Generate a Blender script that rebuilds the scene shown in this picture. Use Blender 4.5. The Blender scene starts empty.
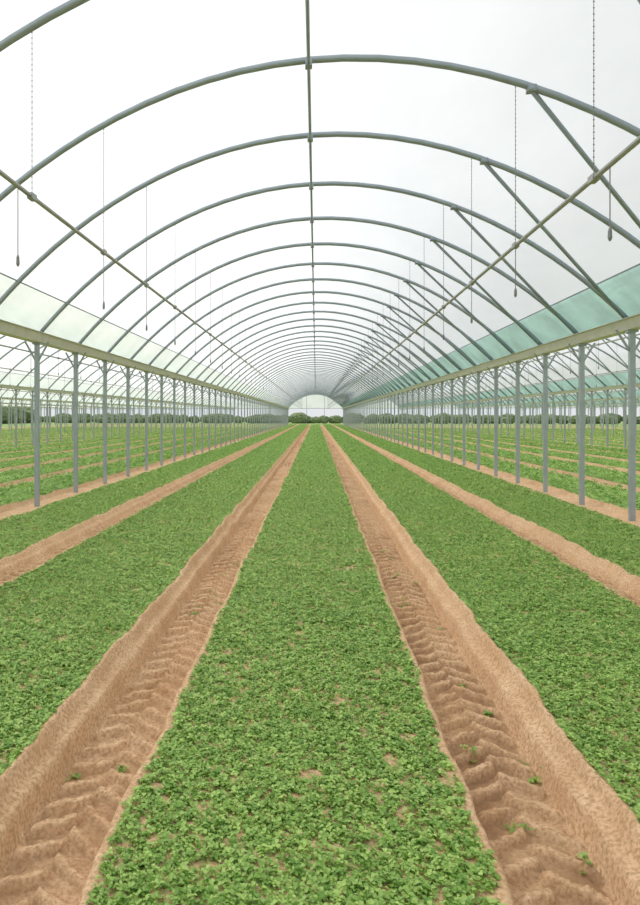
import bpy, math
import numpy as np
from mathutils import Vector, Matrix
rng = np.random.default_rng(7)
scene = bpy.context.scene
scene.view_settings.view_transform = 'Standard'

# ------------------------------------------------------------------ helpers
def link(o, parent=None):
    scene.collection.objects.link(o)
    if parent: o.parent = parent
    return o
def empty(name, loc=(0,0,0)):
    e = bpy.data.objects.new(name, None); e.location = loc
    return link(e)

class MB:
    def __init__(s): s.v=[]; s.f=[]
    def tube(s, pts, r, n=8, caps=True):
        pts=[Vector(p) for p in pts]; b=len(s.v); m=len(pts)
        rs = r if isinstance(r,(list,tuple)) else [r]*m
        for i,p in enumerate(pts):
            t=(pts[min(i+1,m-1)]-pts[max(i-1,0)]).normalized()
            ref=Vector((0,1,0)) if abs(t.y)<.9 else Vector((0,0,1))
            a=t.cross(ref).normalized(); c=t.cross(a).normalized()
            for k in range(n):
                an=2*math.pi*(k+.5)/n
                s.v.append(tuple(p+(a*math.cos(an)+c*math.sin(an))*rs[i]))
        for i in range(m-1):
            for k in range(n):
                k2=(k+1)%n
                s.f.append((b+i*n+k,b+i*n+k2,b+(i+1)*n+k2,b+(i+1)*n+k))
        if caps:
            s.f.append(tuple(b+k for k in range(n))[::-1]); s.f.append(tuple(b+(m-1)*n+k for k in range(n)))
    def box(s, lo, hi):
        b=len(s.v)
        for z in (lo[2],hi[2]):
            for (x,y) in ((lo[0],lo[1]),(hi[0],lo[1]),(hi[0],hi[1]),(lo[0],hi[1])): s.v.append((x,y,z))
        for q in ((3,2,1,0),(4,5,6,7),(0,1,5,4),(1,2,6,5),(2,3,7,6),(3,0,4,7)): s.f.append(tuple(b+i for i in q))
    def quad(s, a,b_,c,d):
        b=len(s.v); s.v+= [a,b_,c,d]; s.f.append((b,b+1,b+2,b+3))
    def mesh(s, name, mat, smooth=False):
        me=bpy.data.meshes.new(name); me.from_pydata(s.v,[],s.f); me.materials.append(mat)
        if smooth: me.polygons.foreach_set('use_smooth',[True]*len(me.polygons))
        me.update(); return me

def vnoise(x,y,seed=0):
    xi=np.floor(x).astype(np.int64); yi=np.floor(y).astype(np.int64)
    fx=x-xi; fy=y-yi; fx=fx*fx*(3-2*fx); fy=fy*fy*(3-2*fy)
    def h(a,b):
        n=(a*374761393+b*668265263+seed*1442695041)&0xffffffff
        n=((n^(n>>13))*1274126177)&0xffffffff
        return ((n^(n>>16))&0xffff)/65535.0
    return (h(xi,yi)*(1-fx)+h(xi+1,yi)*fx)*(1-fy)+(h(xi,yi+1)*(1-fx)+h(xi+1,yi+1)*fx)*fy
def fbm(x,y,seed=0,o=3):
    r=0;a=.5;t=0
    for i in range(o):
        r=r+a*vnoise(x*2**i,y*2**i,seed+i); t+=a; a*=.55
    return r/t
def sstep(a,b,x):
    t=np.clip((x-a)/(b-a),0,1); return t*t*(3-2*t)

# ------------------------------------------------------------------ materials
def newmat(name):
    m=bpy.data.materials.new(name); m.use_nodes=True; nt=m.node_tree
    for n in list(nt.nodes): nt.nodes.remove(n)
    out=nt.nodes.new('ShaderNodeOutputMaterial')
    return m,nt,out
def N(nt,t,**kw):
    n=nt.nodes.new(t)
    for k,v in kw.items(): setattr(n,k,v)
    return n
def mixrgb(nt,fac,a,b):
    n=nt.nodes.new('ShaderNodeMix'); n.data_type='RGBA'
    for sock,val in ((n.inputs[0],fac),(n.inputs[6],a),(n.inputs[7],b)):
        if hasattr(val,'is_output') : nt.links.new(val,sock)
        else: sock.default_value = val
    return n.outputs[2]
def noise(nt,coord,scale,detail=3,rough=.5):
    n=N(nt,'ShaderNodeTexNoise'); n.inputs['Scale'].default_value=scale; n.inputs['Detail'].default_value=detail
    n.inputs['Roughness'].default_value=rough
    if coord is not None: nt.links.new(coord,n.inputs['Vector'])
    return n.outputs['Fac']
def ramp(nt,src,a,b):
    n=N(nt,'ShaderNodeMapRange'); n.inputs['From Min'].default_value=a; n.inputs['From Max'].default_value=b
    nt.links.new(src,n.inputs['Value']); return n.outputs['Result']

def metal(name,col,rough=.5,met=.55):
    m,nt,out=newmat(name); p=N(nt,'ShaderNodeBsdfPrincipled')
    tc=N(nt,'ShaderNodeTexCoord'); nf=noise(nt,tc.outputs['Object'],6,4)
    c=mixrgb(nt,nf,(col[0]*.82,col[1]*.82,col[2]*.82,1),(col[0]*1.15,col[1]*1.15,col[2]*1.15,1))
    nt.links.new(c,p.inputs['Base Color']); p.inputs['Metallic'].default_value=met; p.inputs['Roughness'].default_value=rough
    nt.links.new(p.outputs[0],out.inputs[0]); return m
M_hoop=metal('galvanised_hoop',(.33,.38,.42),.5,.4)
M_post=metal('galvanised_post',(.38,.43,.46),.45,.3)
M_gutter=metal('gutter_steel',(.64,.64,.58),.5,.1)
M_pipe=metal('pipe_steel',(.38,.39,.38),.5,.3)
M_chain=metal('chain_steel',(.25,.26,.26),.5,.5)

def film(name,col,trans,dark,sc=(.5,.16,.5)):
    m,nt,out=newmat(name)
    tc=N(nt,'ShaderNodeTexCoord')
    mp=N(nt,'ShaderNodeMapping'); mp.inputs['Scale'].default_value=sc
    nt.links.new(tc.outputs['Object'],mp.inputs['Vector'])
    nf=noise(nt,mp.outputs[0],1.6,5,.6)
    c=mixrgb(nt,ramp(nt,nf,.35,.65),tuple(x*dark for x in col)+(1,),tuple(col)+(1,))
    t=N(nt,'ShaderNodeBsdfTranslucent'); nt.links.new(c,t.inputs['Color'])
    d=N(nt,'ShaderNodeBsdfDiffuse'); nt.links.new(c,d.inputs['Color'])
    mx=N(nt,'ShaderNodeMixShader'); mx.inputs[0].default_value=.15
    nt.links.new(t.outputs[0],mx.inputs[1]); nt.links.new(d.outputs[0],mx.inputs[2])
    tr=N(nt,'ShaderNodeBsdfTransparent'); tr.inputs['Color'].default_value=tuple(.5+.5*x for x in col)+(1,)
    m2=N(nt,'ShaderNodeMixShader'); m2.inputs[0].default_value=trans
    nt.links.new(mx.outputs[0],m2.inputs[1]); nt.links.new(tr.outputs[0],m2.inputs[2])
    nt.links.new(m2.outputs[0],out.inputs[0]); return m
M_film=film('polythene_film',(.93,.95,.965),.22,.92)
M_vent=film('green_vent_netting',(.56,.83,.76),.22,.72,(1.0,.9,.6))
M_ventL=film('pale_side_film',(.87,.91,.87),.20,.88,(1,.5,.6))

# soil
M_soil,nt,out=newmat('sandy_soil')
p=N(nt,'ShaderNodeBsdfPrincipled'); p.inputs['Roughness'].default_value=.95; p.inputs['Specular IOR Level'].default_value=.15
tc=N(nt,'ShaderNodeTexCoord'); co=tc.outputs['Object']
n1=noise(nt,co,3,5,.6); n2=noise(nt,co,60,3,.6)
c=mixrgb(nt,ramp(nt,n1,.3,.7),(.70,.44,.25,1),(.90,.64,.41,1))
c=mixrgb(nt,ramp(nt,n2,.33,.60),(.50,.30,.16,1),c)
ad=N(nt,'ShaderNodeAttribute'); ad.attribute_name='furrow_shade'
c=mixrgb(nt,ad.outputs['Fac'],c,(.34,.19,.10,1))  # shading of the furrow bottoms painted into the soil colour
at=N(nt,'ShaderNodeAttribute'); at.attribute_name='cover'
n3=noise(nt,co,28,3,.6)
ms=N(nt,'ShaderNodeMath',operation='SUBTRACT'); nt.links.new(at.outputs['Fac'],ms.inputs[0]); nt.links.new(n3,ms.inputs[1])
mm=N(nt,'ShaderNodeMath',operation='MULTIPLY',use_clamp=True); mm.inputs[1].default_value=6; nt.links.new(ms.outputs[0],mm.inputs[0])
n4=noise(nt,co,45,2,.5)
g=mixrgb(nt,ramp(nt,n4,.3,.7),(.16,.30,.055,1),(.42,.58,.20,1))
c=mixrgb(nt,mm.outputs[0],c,g)
nt.links.new(c,p.inputs['Base Color'])
bp=N(nt,'ShaderNodeBump'); bp.inputs['Strength'].default_value=.6; bp.inputs['Distance'].default_value=.010
nb=noise(nt,co,110,4,.7); nt.links.new(nb,bp.inputs['Height']); nt.links.new(bp.outputs[0],p.inputs['Normal'])
nt.links.new(p.outputs[0],out.inputs[0])

def leafmat(name,a,b,rough):
    m,nt,out=newmat(name); p=N(nt,'ShaderNodeBsdfPrincipled'); p.inputs['Roughness'].default_value=rough
    oi=N(nt,'ShaderNodeObjectInfo')
    c=mixrgb(nt,oi.outputs['Random'],a+(1,),b+(1,))
    nt.links.new(c,p.inputs['Base Color'])
    t=N(nt,'ShaderNodeBsdfTranslucent'); nt.links.new(c,t.inputs['Color'])
    mx=N(nt,'ShaderNodeMixShader'); mx.inputs[0].default_value=.28
    nt.links.new(p.outputs[0],mx.inputs[1]); nt.links.new(t.outputs[0],mx.inputs[2])
    nt.links.new(mx.outputs[0],out.inputs[0]); return m
M_leaf=leafmat('seedling_leaf',(.17,.36,.045),(.54,.74,.20),.36)

def simple(name,a,b,scale,rough=.95):
    m,nt,out=newmat(name); p=N(nt,'ShaderNodeBsdfPrincipled'); p.inputs['Roughness'].default_value=rough
    tc=N(nt,'ShaderNodeTexCoord'); nf=noise(nt,tc.outputs['Object'],scale,5,.65)
    c=mixrgb(nt,ramp(nt,nf,.35,.65),a+(1,),b+(1,)); nt.links.new(c,p.inputs['Base Color'])
    nt.links.new(p.outputs[0],out.inputs[0]); return m
M_grass=simple('rough_grass',(.14,.26,.05),(.32,.42,.14),1.5)
M_hedge=simple('hedge_foliage',(.11,.16,.07),(.29,.36,.19),2.5)

# ------------------------------------------------------------------ layout constants
XL,XR=-4.71,4.56
XC=(XL+XR)/2; HW=(XR-XL)/2; BAY=XR-XL
ZS=2.86; ZA=5.20
YS=[5.47+2.0*n for n in range(-4,60)]
Y0,Y1=YS[0],YS[-1]
def zprof(u):
    t=abs(u)/HW; rise=ZA-ZS
    R=(HW*HW+rise*rise)/(2*rise)
    circ=ZA-R+math.sqrt(max(R*R-u*u,0)); par=ZA-rise*t*t
    return .4*circ+.6*par
us=[HW*(.6*(k/16)+.4*math.sin(math.pi/2*k/16)) for k in range(-16,17)]
ZV=3.40

mb=MB()
for y in YS: mb.tube([(u,y,zprof(u)) for u in us],.035,8)
me_hoops=mb.mesh('hoops',M_hoop,True)
mb=MB(); mb.tube([(0,Y0,ZA-.05),(0,Y1,ZA-.05)],.019,8)
for y in YS: mb.box((-.035,y-.05,ZA-.075),(.035,y+.05,ZA-.01))
me_ridge=mb.mesh('ridge_pipe',M_hoop)
mb=MB()
UB=2.15
for i in range(len(YS)-1):
    mb.tube([(UB,YS[i],zprof(UB)-.03),(HW-.05,YS[i+1],ZS+.02)],.024,6)
    mb.box((UB-.04,YS[i]-.04,zprof(UB)-.055),(UB+.04,YS[i]+.04,zprof(UB)+.01))
me_brace=mb.mesh('diagonal_braces',M_hoop,True)
PL,PRt=-2.29-XC,1.93-XC
mb=MB(); zp={PL:3.30,PRt:3.18}
for px in (PL,PRt):
    mb.tube([(px,Y0,zp[px]),(px,Y1,zp[px])],.019,8)
    for y in YS: mb.box((px-.024,y-.05,zp[px]-.024),(px+.024,y+.05,zp[px]+.024))
me_pipe=mb.mesh('irrigation_pipes',M_pipe)
mb=MB()
for px in (PL,PRt):
    for i,y in enumerate(YS):
        z=zprof(px)-.02; k=0
        while z>zp[px]+.02:
            a,b=(.0065,.003) if k%2 else (.004,.0065)
            o=len(mb.v)
            mb.v+=[(px,y,z+.006),(px+a,y,z-.01),(px,y+b,z-.01),(px-a,y,z-.01),(px,y-b,z-.01),(px,y,z-.028)]
            for q in range(4):
                mb.f.append((o,o+1+q,o+1+(q+1)%4)); mb.f.append((o+5,o+1+(q+1)%4,o+1+q))
            z-=.022; k+=1
        yd=y-.28 if i==4 else y
        mb.tube([(px,yd,zp[px]),(px,yd,2.74)],.004,5)
        mb.tube([(px,yd,2.76),(px,yd,2.74),(px,yd,2.69),(px,yd,2.67)],[.006,.012,.014,.006],8)
me_chain=mb.mesh('hanging_chains',M_chain)
def strip(name,mat,ul,zoff=.038):
    mb=MB(); ys=[Y0-.1]+YS[1:-1]+[Y1+.1]; n=len(ul)
    for y in ys:
        for u in ul:
            k=1+zoff/6
            mb.v.append((u*k,y,zprof(min(abs(u),HW))+zoff))
    for j in range(len(ys)-1):
        for i in range(n-1):
            a=j*n+i; mb.f.append((a,a+1,a+n+1,a+n))
    return mb.mesh(name,mat,True)
uv=HW
while zprof(uv)<ZV: uv-=.01
roof_u=[-uv+2*uv*i/30 for i in range(31)]
me_roof=strip('roof_film',M_film,roof_u)
me_vr=strip('vent_net_right',M_vent,[uv+(HW-uv)*i/5 for i in range(6)])
me_vl=strip('side_film_left',M_ventL,[-HW+(HW-uv)*i/5 for i in range(6)])
mb=MB()
for s in (-1,1): mb.tube([(s*uv,Y0,zprof(uv)+.03),(s*uv,Y1,zprof(uv)+.03)],.012,6)
me_roll=mb.mesh('roll_up_pipes',M_hoop)
mb=MB(); gu=[-HW+2*HW*i/24 for i in range(25)]
for i in range(24):
    a,b=gu[i],gu[i+1]
    mb.quad((a,Y1+.05,ZS-.05),(b,Y1+.05,ZS-.05),(b,Y1+.05,zprof(b)),(a,Y1+.05,zprof(a)))
me_gable=mb.mesh('gable_film',M_film)
mb=MB(); mb.tube([(-HW,Y1,ZS-.05),(HW,Y1,ZS-.05)],.04,6)
for x in (-1.5,1.5): mb.tube([(x,Y1,-.1),(x,Y1,zprof(x))],.04,6)
me_gf=mb.mesh('gable_frame',M_hoop)

for k in range(-4,5):
    e=empty('polytunnel',(XC+k*BAY,0,0))
    for nm,me in (('hoops',me_hoops),('ridge_pipe',me_ridge),('diagonal_braces',me_brace),('irrigation_pipes',me_pipe),
                  ('hanging_chains',me_chain),('roof_film',me_roof),('vent_netting',me_vr),('side_film',me_vl),
                  ('roll_up_pipes',me_roll),('gable_film',me_gable),('gable_frame',me_gf)):
        link(bpy.data.objects.new(nm,me),e)

mb=MB(); w=.036
for y in YS:
    mb.box((-w,y-w,-.25),(w,y+w,ZS-.1))
    mb.box((-.07,y-.05,ZS-.13),(.07,y+.05,ZS-.085))
    for s in (-1,1):
        mb.tube([(s*.02,y,ZS-.42),(s*.21,y,ZS-.09)],.02,4)
me_posts=mb.mesh('posts',M_post)
mb=MB(); g=[(-.17,.06),(-.13,.06),(-.08,-.085),(.08,-.085),(.13,.06),(.17,.06),(.17,.052),(.135,.052),(.085,-.097),(-.085,-.097),(-.135,.052),(-.17,.052)]
for y in (Y0-.1,Y1+.1):
    for (x,z) in g: mb.v.append((x,y,ZS+z))
n=len(g)
for i in range(n): j=(i+1)%n; mb.f.append((i,j,n+j,n+i))
me_gut=mb.mesh('gutter',M_gutter)
for k in range(-4,6):
    e=empty('gutter_post_row',(XL+k*BAY,0,0))
    link(bpy.data.objects.new('posts',me_posts),e); link(bpy.data.objects.new('gutter',me_gut),e)

# ------------------------------------------------------------------ ground
FUR=[(-1.22,-.735,.17,1),(.595,1.09,.17,1),(-3.12,-2.72,.12,1),(2.50,2.86,.12,1),(-5.0,-4.42,.05,0),(4.27,4.85,.05,0)]
def ground(x,y,full=False):
    z=(fbm(x*3,y*3,11)-.5)*.03+(fbm(x*25,y*25,15,2)-.5)*.012
    bed=np.ones_like(x); furrow_shade=np.zeros_like(x)
    for i,(a,b_,dep,tr) in enumerate(FUR):
        c=(a+b_)/2
        en=(fbm(x*0+i*7.3+np.sign(x-c)*3,y*1.8,20+i)-.5)*.06+(fbm(x*7,y*7,40+i,2)-.5)*.025
        d=np.minimum(x-a,b_-x)+en
        outer=(x<c) if c<0 else (x>c)
        s=np.where(outer,.25*sstep(-.02,.02,d)+.75*sstep(.06,.10,d),sstep(-.01,.05,d)) if tr else sstep(-.01,.05,d)
        z=z-dep*s+np.where(outer,.05,.015)*(.4+1.1*fbm(x*4,y*3,60+i))*np.exp(-((d+.02)/.04)**2)
        bed=bed*(1-sstep(-.07,-.02,d))
        inside=np.where(outer,sstep(.09,.12,d),sstep(.03,.07,d))
        if tr:
            sg=1 if c<0 else -1
            hx=(x-c)*sg-.03
            wob=.03*(fbm(x*3,y*3,70+i)-.5)
            ph=(y+hx*.7+wob)/.175
            ph2=(y-hx*.7+wob+.088)/.175
            fr=ph-np.floor(ph); fr2=ph2-np.floor(ph2)
            L1=sstep(0,.08,fr)*(1-sstep(.30,.42,fr))*sstep(-.02,.01,hx)
            L2=sstep(0,.08,fr2)*(1-sstep(.30,.42,fr2))*(1-sstep(-.01,.02,hx))
            lug=np.maximum(L1,L2)
            am=.45+.9*fbm(x*2.5,y*2,80+i)
            z=z+inside*(lug*.042*am+(fbm(x*16,y*16,90+i,3)-.5)*.035)
            furrow_shade=np.maximum(furrow_shade,inside*(1-lug*.85)*(.25+.55*sstep(.4,.7,fbm(x*3,y*1.5,120+i,3))))  # mask for the painted shade: furrow floor, strongest between lugs, patchy by noise
        else:
            z=z+inside*(fbm(x*5,y*5,95+i)-.4)*.05
    return (z,bed,furrow_shade) if full else (z,bed)
def axis_cols():
    c=[]
    def seg(a,b_,s):
        n=max(1,int(round((b_-a)/s))); c.extend(list(np.linspace(a,b_,n,endpoint=False)))
    seg(-5,-4.3,.045); seg(-4.3,-3.25,.1); seg(-3.25,-2.55,.02); seg(-2.55,-1.4,.07); seg(-1.4,-.6,.010); seg(-.6,.45,.06)
    seg(.45,1.27,.010); seg(1.27,2.35,.07); seg(2.35,2.98,.02); seg(2.98,4.2,.1); seg(4.2,4.85,.045); c.append(4.85)
    return np.array(c)
cols=axis_cols()
rows=[-2.7]
y=-2.7
while y<124:
    s=.1 if y<1.2 else (.0115 if y<9 else (y-9)*.005+.0115); y+=s; rows.append(y)
rows=np.array(rows)
XX,YY=np.meshgrid(cols,rows); ZZ,BB,DD=ground(XX,YY,True)
def gridmesh(name,XX,YY,ZZ,CV,mat,DV=None):
    nr,nc=XX.shape
    me=bpy.data.meshes.new(name); nv=nr*nc
    me.vertices.add(nv); me.vertices.foreach_set('co',np.stack([XX,YY,ZZ],-1).astype(np.float32).ravel())
    i=np.arange(nr-1)[:,None]*nc+np.arange(nc-1)[None,:]
    q=np.stack([i,i+1,i+nc+1,i+nc],-1).reshape(-1)
    nf=(nr-1)*(nc-1)
    me.loops.add(nf*4); me.loops.foreach_set('vertex_index',q.astype(np.int32))
    me.polygons.add(nf); me.polygons.foreach_set('loop_start',np.arange(0,nf*4,4,dtype=np.int32))
    me.polygons.foreach_set('use_smooth',np.ones(nf,dtype=bool))
    me.update(calc_edges=True); me.validate()
    at=me.attributes.new('cover','FLOAT','POINT'); at.data.foreach_set('value',CV.astype(np.float32).ravel())
    at=me.attributes.new('furrow_shade','FLOAT','POINT'); at.data.foreach_set('value',(DV if DV is not None else CV*0).astype(np.float32).ravel())
    me.materials.append(mat); return me
cover=BB*(.50+.27*sstep(8,35,YY))
link(bpy.data.objects.new('ground',gridmesh('ground',XX,YY,ZZ,cover,M_soil,DD)))

for k in (-4,-3,-2,-1,1,2,3,4):
    off=k*BAY; xs=[];zs=[];bs=[]
    F=sorted(FUR,key=lambda t:t[0])
    def add(x,z,b_): xs.append(x+off);zs.append(z);bs.append(b_)
    if k!=1:
        add(-5.0,-.05,0); add(-4.5,-.05,0)
    else: add(-4.42,-.05,0)
    add(-4.38,0,.0); add(-4.34,0,1)
    for (a,b_,dep,tr) in F[1:5]:
        add(a-.05,0,1); add(a-.01,.02,0); add(a+.06,-dep,0); add(b_-.06,-dep,0); add(b_+.01,.02,0); add(b_+.05,0,1)
    add(4.2,0,1); add(4.23,0,0); add(4.27,-.05,0)
    yy=np.linspace(-2.7,124,220)
    Xg,Yg=np.meshgrid(np.array(xs),yy); Zg=np.tile(np.array(zs),(len(yy),1)); Bg=np.tile(np.array(bs,float),(len(yy),1))
    Zg=Zg+(fbm(Xg*3,Yg*3,5)-.5)*.02
    if k==-1: Zg[:,-1]=-.05
    link(bpy.data.objects.new('ground',gridmesh('ground_side',Xg,Yg,Zg,Bg*.78,M_soil)))
mb=MB(); mb.quad((-300,-60,-.22),(300,-60,-.22),(300,500,-.22),(-300,500,-.22))
link(bpy.data.objects.new('grass_field',mb.mesh('grass_field',M_grass)))

# ------------------------------------------------------------------ seedlings
protos=bpy.data.collections.new('seedling_prototypes')
def seedling(seed):
    r=np.random.default_rng(seed); mb=MB(); nl=r.integers(4,8)
    a0=r.uniform(0,6.28)
    for l in range(nl):
        an=a0+l*2.4+r.uniform(-.4,.4); L=r.uniform(.012,.022); W=L*r.uniform(.6,.8); el=r.uniform(.2,1.15)
        d=Vector((math.cos(an),math.sin(an),0)); sd=Vector((-math.sin(an),math.cos(an),0)); up=Vector((0,0,1))
        b0=len(mb.v); prof=[(0,.08),(.25,.62),(.55,1.0),(.82,.78),(1,.1)]
        pos=Vector((0,0,.006+.012*r.uniform(0,1))); ang=el; prev=0
        for (t,wd) in prof:
            pos=pos+(d*math.cos(ang)+up*math.sin(ang))*(t-prev)*L; prev=t; ang-=.32
            hw=W*wd/2
            mb.v+= [tuple(pos-sd*hw+up*hw*.35),tuple(pos),tuple(pos+sd*hw+up*hw*.35)]
        for i in range(4):
            for j in range(2):
                a=b0+i*3+j; mb.f.append((a,a+1,a+4,a+3))
    me=mb.mesh('seedling',M_leaf,True); o=bpy.data.objects.new('seedling',me); protos.objects.link(o)
for s in range(9): seedling(100+s)

ng=bpy.data.node_groups.new('scatter_seedlings','GeometryNodeTree')
ng.interface.new_socket('Geometry',in_out='INPUT',socket_type='NodeSocketGeometry')
ng.interface.new_socket('Geometry',in_out='OUTPUT',socket_type='NodeSocketGeometry')
gi=ng.nodes.new('NodeGroupInput'); go=ng.nodes.new('NodeGroupOutput')
ip=ng.nodes.new('GeometryNodeInstanceOnPoints'); ci=ng.nodes.new('GeometryNodeCollectionInfo')
ci.inputs['Collection'].default_value=protos; ci.inputs['Separate Children'].default_value=True; ci.inputs['Reset Children'].default_value=True
ip.inputs['Pick Instance'].default_value=True
ra=ng.nodes.new('GeometryNodeInputNamedAttribute'); ra.data_type='FLOAT_VECTOR'; ra.inputs['Name'].default_value='rot'
er=ng.nodes.new('FunctionNodeEulerToRotation')
sa=ng.nodes.new('GeometryNodeInputNamedAttribute'); sa.data_type='FLOAT'; sa.inputs['Name'].default_value='scl'
L=ng.links.new
L(gi.outputs[0],ip.inputs['Points']); L(ci.outputs[0],ip.inputs['Instance'])
L(ra.outputs['Attribute'],er.inputs[0]); L(er.outputs[0],ip.inputs['Rotation']); L(sa.outputs['Attribute'],ip.inputs['Scale'])
L(ip.outputs[0],go.inputs[0])

def points_obj(name,P,scl):
    n=len(P); me=bpy.data.meshes.new(name); me.vertices.add(n); me.vertices.foreach_set('co',P.astype(np.float32).ravel())
    a=me.attributes.new('rot','FLOAT_VECTOR','POINT')
    R=np.stack([rng.normal(0,.22,n),rng.normal(0,.22,n),rng.uniform(0,6.283,n)],-1)
    a.data.foreach_set('vector',R.astype(np.float32).ravel())
    a=me.attributes.new('scl','FLOAT','POINT'); a.data.foreach_set('value',scl.astype(np.float32))
    o=link(bpy.data.objects.new(name,me)); md=o.modifiers.new('scatter','NODES'); md.node_group=ng
BEDS=[(-4.40,-3.10),(-2.74,-1.19),(-.76,.62),(1.07,2.52),(2.84,4.29)]
def scatter(x0,x1,y0,y1,den,sc,off=0):
    n=int((x1-x0)*(y1-y0)*den); x=rng.uniform(x0,x1,n); y=rng.uniform(y0,y1,n)
    z,b=ground(x,y)
    q=fbm(x*2.5,y*1.6,300,3); q2=fbm(x*9,y*9,310,2)
    pr=np.clip(1.55-1.1*sstep(.58,.9,q)-1.45*sstep(.68,.86,q2),0.05,1)
    keep=(rng.uniform(0,1,n)<pr)&(b>.3)
    x,y,z=x[keep],y[keep],z[keep]
    s=sc*rng.uniform(.65,1.3,len(x))*(.85+.3*fbm(x*1.3,y*1.3,330))
    return np.stack([x+off,y,z],-1),s
for (a,b_) in BEDS:
    Ps=[];Ss=[]
    for (y0,y1,den,sc) in ((.8,7,3900,.93),(7,14,2600,1.0),(14,30,1000,1.35),(30,60,300,2.1),(60,123,110,3.0)):
        if (a<-3 or a>2.5) and y1<=7: y0=3
        P,s=scatter(a,b_,y0,y1,den,sc); Ps.append(P);Ss.append(s)
    points_obj('seedling_bed',np.concatenate(Ps),np.concatenate(Ss))
for k in (-3,-2,-1,1,2,3):
    Ps=[];Ss=[]
    for (a,b_) in BEDS:
        P,s=scatter(a,b_,8 if abs(k)==1 else 18,90,120 if abs(k)==1 else 45,2.6,off=k*BAY); Ps.append(P);Ss.append(s)
    points_obj('seedling_bed',np.concatenate(Ps),np.concatenate(Ss))
x=np.concatenate([rng.uniform(.68,1.0,22),rng.uniform(-1.1,-.8,12)]); y=rng.uniform(1.8,9,34)
x=np.repeat(x,5)+rng.normal(0,.025,170); y=np.repeat(y,5)+rng.normal(0,.02,170)
z,_=ground(x,y); points_obj('stray_seedlings',np.stack([x,y,z],-1),rng.uniform(.7,1.4,170))

# ------------------------------------------------------------------ hedgerows
def hedge(x0,y0,x1,y1,n,h,seed):
    r=np.random.default_rng(seed); import bmesh
    bm=bmesh.new()
    for i in range(n):
        t=(i+r.uniform(-.3,.3))/n; hh=h*r.uniform(.75,1.25)
        cx,cy=x0+(x1-x0)*t,y0+(y1-y0)*t+r.uniform(-1,1)
        m=Matrix.Translation((cx,cy,hh*.42))@Matrix.Diagonal((hh*.9*r.uniform(.8,1.4),hh*.6,hh*.58,1))
        res=bmesh.ops.create_icosphere(bm,subdivisions=3,radius=1,matrix=m)
        for v in res['verts']:
            c=Vector((cx,cy,hh*.42)); v.co=c+(v.co-c)*r.uniform(.82,1.15)
    me=bpy.data.meshes.new('hedgerow'); bm.to_mesh(me); bm.free(); me.materials.append(M_hedge)
    link(bpy.data.objects.new('hedgerow',me))
hedge(-120,165,120,167,110,1.8,1)
hedge(-66,5,-70,160,60,3.2,2)
hedge(68,5,72,160,60,3.2,3)

# ------------------------------------------------------------------ light
w=bpy.data.worlds.new('overcast_sky'); scene.world=w; w.use_nodes=True; nt=w.node_tree
bg=nt.nodes['Background']; tc=nt.nodes.new('ShaderNodeTexCoord')
nf=noise(nt,tc.outputs['Generated'],2.4,5,.55)
c=mixrgb(nt,ramp(nt,nf,.38,.62),(.84,.90,.96,1),(1.0,1.0,1.0,1))
nt.links.new(c,bg.inputs['Color']); bg.inputs['Strength'].default_value=.84
sl=bpy.data.lights.new('sun','SUN'); sl.energy=2.8; sl.angle=math.radians(5); sl.color=(1,.96,.9)
so=link(bpy.data.objects.new('sun',sl)); so.rotation_euler=Vector((-.75,.45,1)).to_track_quat('Z','Y').to_euler()

# ------------------------------------------------------------------ camera
cd=bpy.data.cameras.new('camera'); cam=link(bpy.data.objects.new('camera',cd)); scene.camera=cam
th=math.atan(.194)
cam.location=(0,0,1.5); cam.rotation_euler=(math.pi/2,0,th)
f=720*math.cos(th)
cd.sensor_fit='AUTO'; cd.sensor_width=36; cd.lens=f/905*36
cd.shift_x=(f*.194+4)/905; cd.shift_y=-36.5/905
cd.clip_start=.05; cd.clip_end=1000
